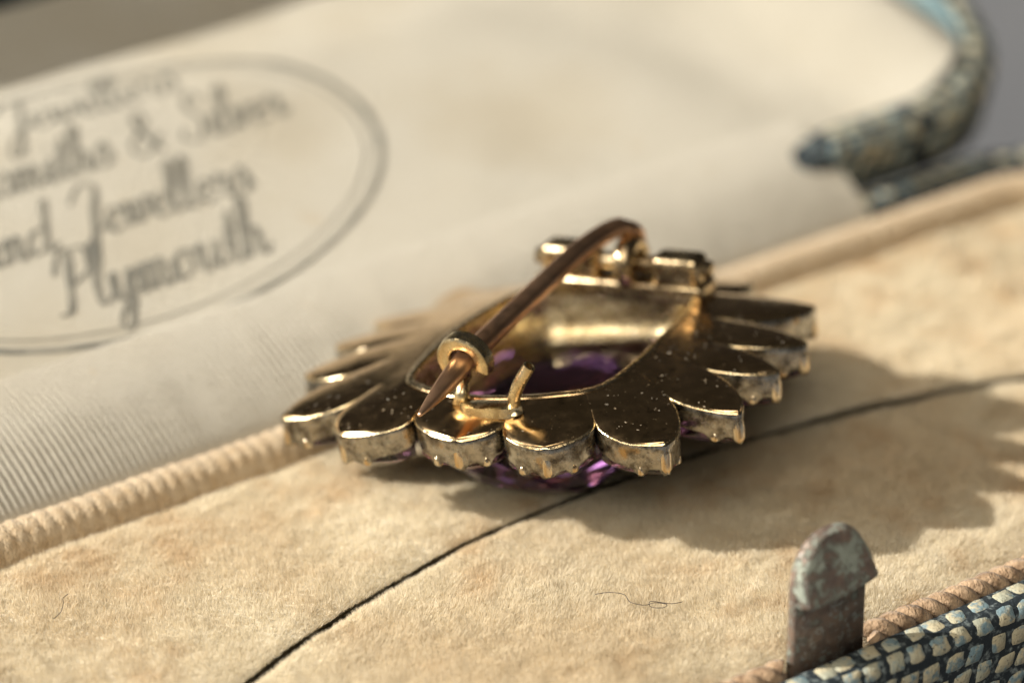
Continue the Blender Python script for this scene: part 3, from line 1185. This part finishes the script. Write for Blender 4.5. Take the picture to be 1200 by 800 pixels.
# pin
PP = [hpt(6.3, 1.5, 2.2), hpt(6.35, 1.4, 3.2), (5.9, 9.6, 4.0), (4.7, 8.8, 4.45), (2.55, 5.96, 4.3), (.34, 2.34, 3.8), (-1.81, -1.32, 3.3),
      (-3.29, -3.86, 2.95), (-4.69, -6.3, 2.55), (-6.0, -8.6, 1.95), (-7.5, -11.2, 1.3)]
path = smoothpath(PP, 9)
Sg = arclen(np.array([tuple(p) for p in path]))
rad = []
for s in Sg:
    k = (Sg[-1] - s)
    rad.append(.66 if k > 5.5 else .10 + .56 * math.sin(math.pi / 2 * min(1, k / 5.5)) ** .85)
rad = [r * (.82 if s < 3 else 1) for r, s in zip(rad, Sg)]
v, f = tube_data(path, rad, 18, lambda i, a: 1 - .07 * math.cos(2 * (a - .6)) - .03 * abs(math.sin(a * 1.5)))
pin = mesh('pin', v, f, MT['pin'], brooch)
pin['label'] = 'long copper-coloured tapering pin with a sharp point'

# C-shaped catch round the pin
def catch():
    cpos = Vector((-4.65, -6.2, 2.6))
    ax = (Vector((-6.0, -8.6, 1.95)) - Vector((-3.29, -3.86, 2.95))).normalized()
    side = ax.cross(Vector((0, 0, 1))).normalized()        # horizontal, to the viewer's left or right
    if side.x < 0:
        side = -side
    upv = side.cross(ax)
    if upv.z < 0:
        upv = -upv
    a0, a1, n = R(-22), R(262), 44
    sec = [(.42, -.42), (.47, 0), (.42, .42), (.30, .5), (-.28, .5), (-.38, .42), (-.40, 0), (-.38, -.42), (-.28, -.5), (.30, -.5)]
    V = []
    for i in range(n + 1):
        a = a0 + (a1 - a0) * i / n
        d = side * math.cos(a) + upv * math.sin(a)
        for r, x in sec:
            V.append(tuple(cpos + d * (1.32 + r) + ax * x * 1.05))
    m = len(sec)
    F = grid_faces(m, n + 1, wrap_u=True) + [tuple(range(m)), tuple(reversed(range(n * m, (n + 1) * m)))]
    o = recalc(mesh('catch', V, F, MT['catch'], brooch))
    edges_sharp(o, 45)
    o['label'] = 'pale gold C-shaped catch round the pin'
    # stem and solder plate
    v, f = tube_data([tuple(cpos + upv * -1.4 + side * -.5), (-5.1, -6.2, .5), (-5.2, -6.3, -.2)], [.40, .42, .6], 12)
    mesh('stem', v, f, MT['catch'], o)
catch()
def bevelled_plate(name, pts, z0, z1, mat, parent, inset=.18):
    n = len(pts)
    c = np.mean(pts, axis=0)
    P = np.array(pts)
    I = c + (P - c) * (1 - inset)
    V = [(x, y, z0) for x, y in P] + [(x, y, z1 - .06) for x, y in P] + [(x, y, z1) for x, y in I]
    F = grid_faces(n, 3, wrap_u=True) + [tuple(range(2 * n, 3 * n)), tuple(reversed(range(n)))]
    o = recalc(mesh(name, V, F, mat, parent))
    return edges_sharp(o, 60)
bevelled_plate('solder_plate', [(-5.3, -6.9), (-4.9, -7.7), (-3.6, -8.2), (-2.3, -8.5), (-1.5, -8.2), (-1.7, -7.3), (-3.0, -6.85), (-4.3, -6.5)], -.6, .1, MT['catch'], brooch)
# short hollow stub beside the catch
def stub():
    path = smoothpath([(-1.98, -7.9, -.3), (-1.9, -8.1, .6), (-1.5, -8.4, 1.6), (-.75, -8.7, 2.8)], 5)
    n = len(path)
    rad = [.62, .5] + [.40] * (n - 2)
    v, f = tube_data(path, rad, 14, cap=False)
    # hollow end
    fr = frames(path)
    p, t, a, b = fr[-1]
    off = len(v)
    for r, d in ((.27, 0.02), (.25, -.7)):
        for k in range(14):
            q = 2 * math.pi * k / 14
            v.append(tuple(p + t * d + (a * math.cos(q) + b * math.sin(q)) * r))
    f += grid_faces(14, 3, off - 14, wrap_u=True)
    f.append(tuple(range(off + 14, off + 28)))
    o = recalc(mesh('tube_stub', v, f, MT['catch'], brooch))
    edges_sharp(o, 50)
stub()

# ------------------------------------------------------------------ loose hairs lying on the velvet
def case_pt(s, t, which, lift):
    z = float(pad_z(np.array([s]), np.array([t]), which)[0]) + lift
    return case.matrix_basis @ Vector((s * MM, -t * MM, (z + BZ) * MM)) / MM
def hair(name, st, which, label, r=.022):
    P = smoothpath([case_pt(s, t, which, .62 + l) for s, t, l in st], 8)
    v, f = tube_data(P, r, 5)
    o = mesh(name, v, f, MT['hair'])
    tag(o, label, 'hair')
hair('loose_hair', [(-16.9, 25.2, 0), (-16.2, 25.6, .1), (-15.7, 26.4, .15), (-15.9, 27.2, .1), (-15.4, 27.9, .1), (-14.7, 28.0, .1), (-14.3, 28.6, .15), (-14.8, 28.9, .2), (-15.3, 28.4, .2), (-14.9, 27.9, .2), (-14.0, 28.6, .1), (-13.2, 28.7, 0)],
     1, 'thin dark curled hair lying on the velvet pad nearest the latch')
hair('loose_hair', [(-43.3, 8.2, 0), (-42.6, 7.9, .1), (-42.0, 7.2, .1), (-41.7, 6.7, .1), (-41.1, 6.3, 0)], 0,
     'short dark hair on the velvet beside the ribbed piping')
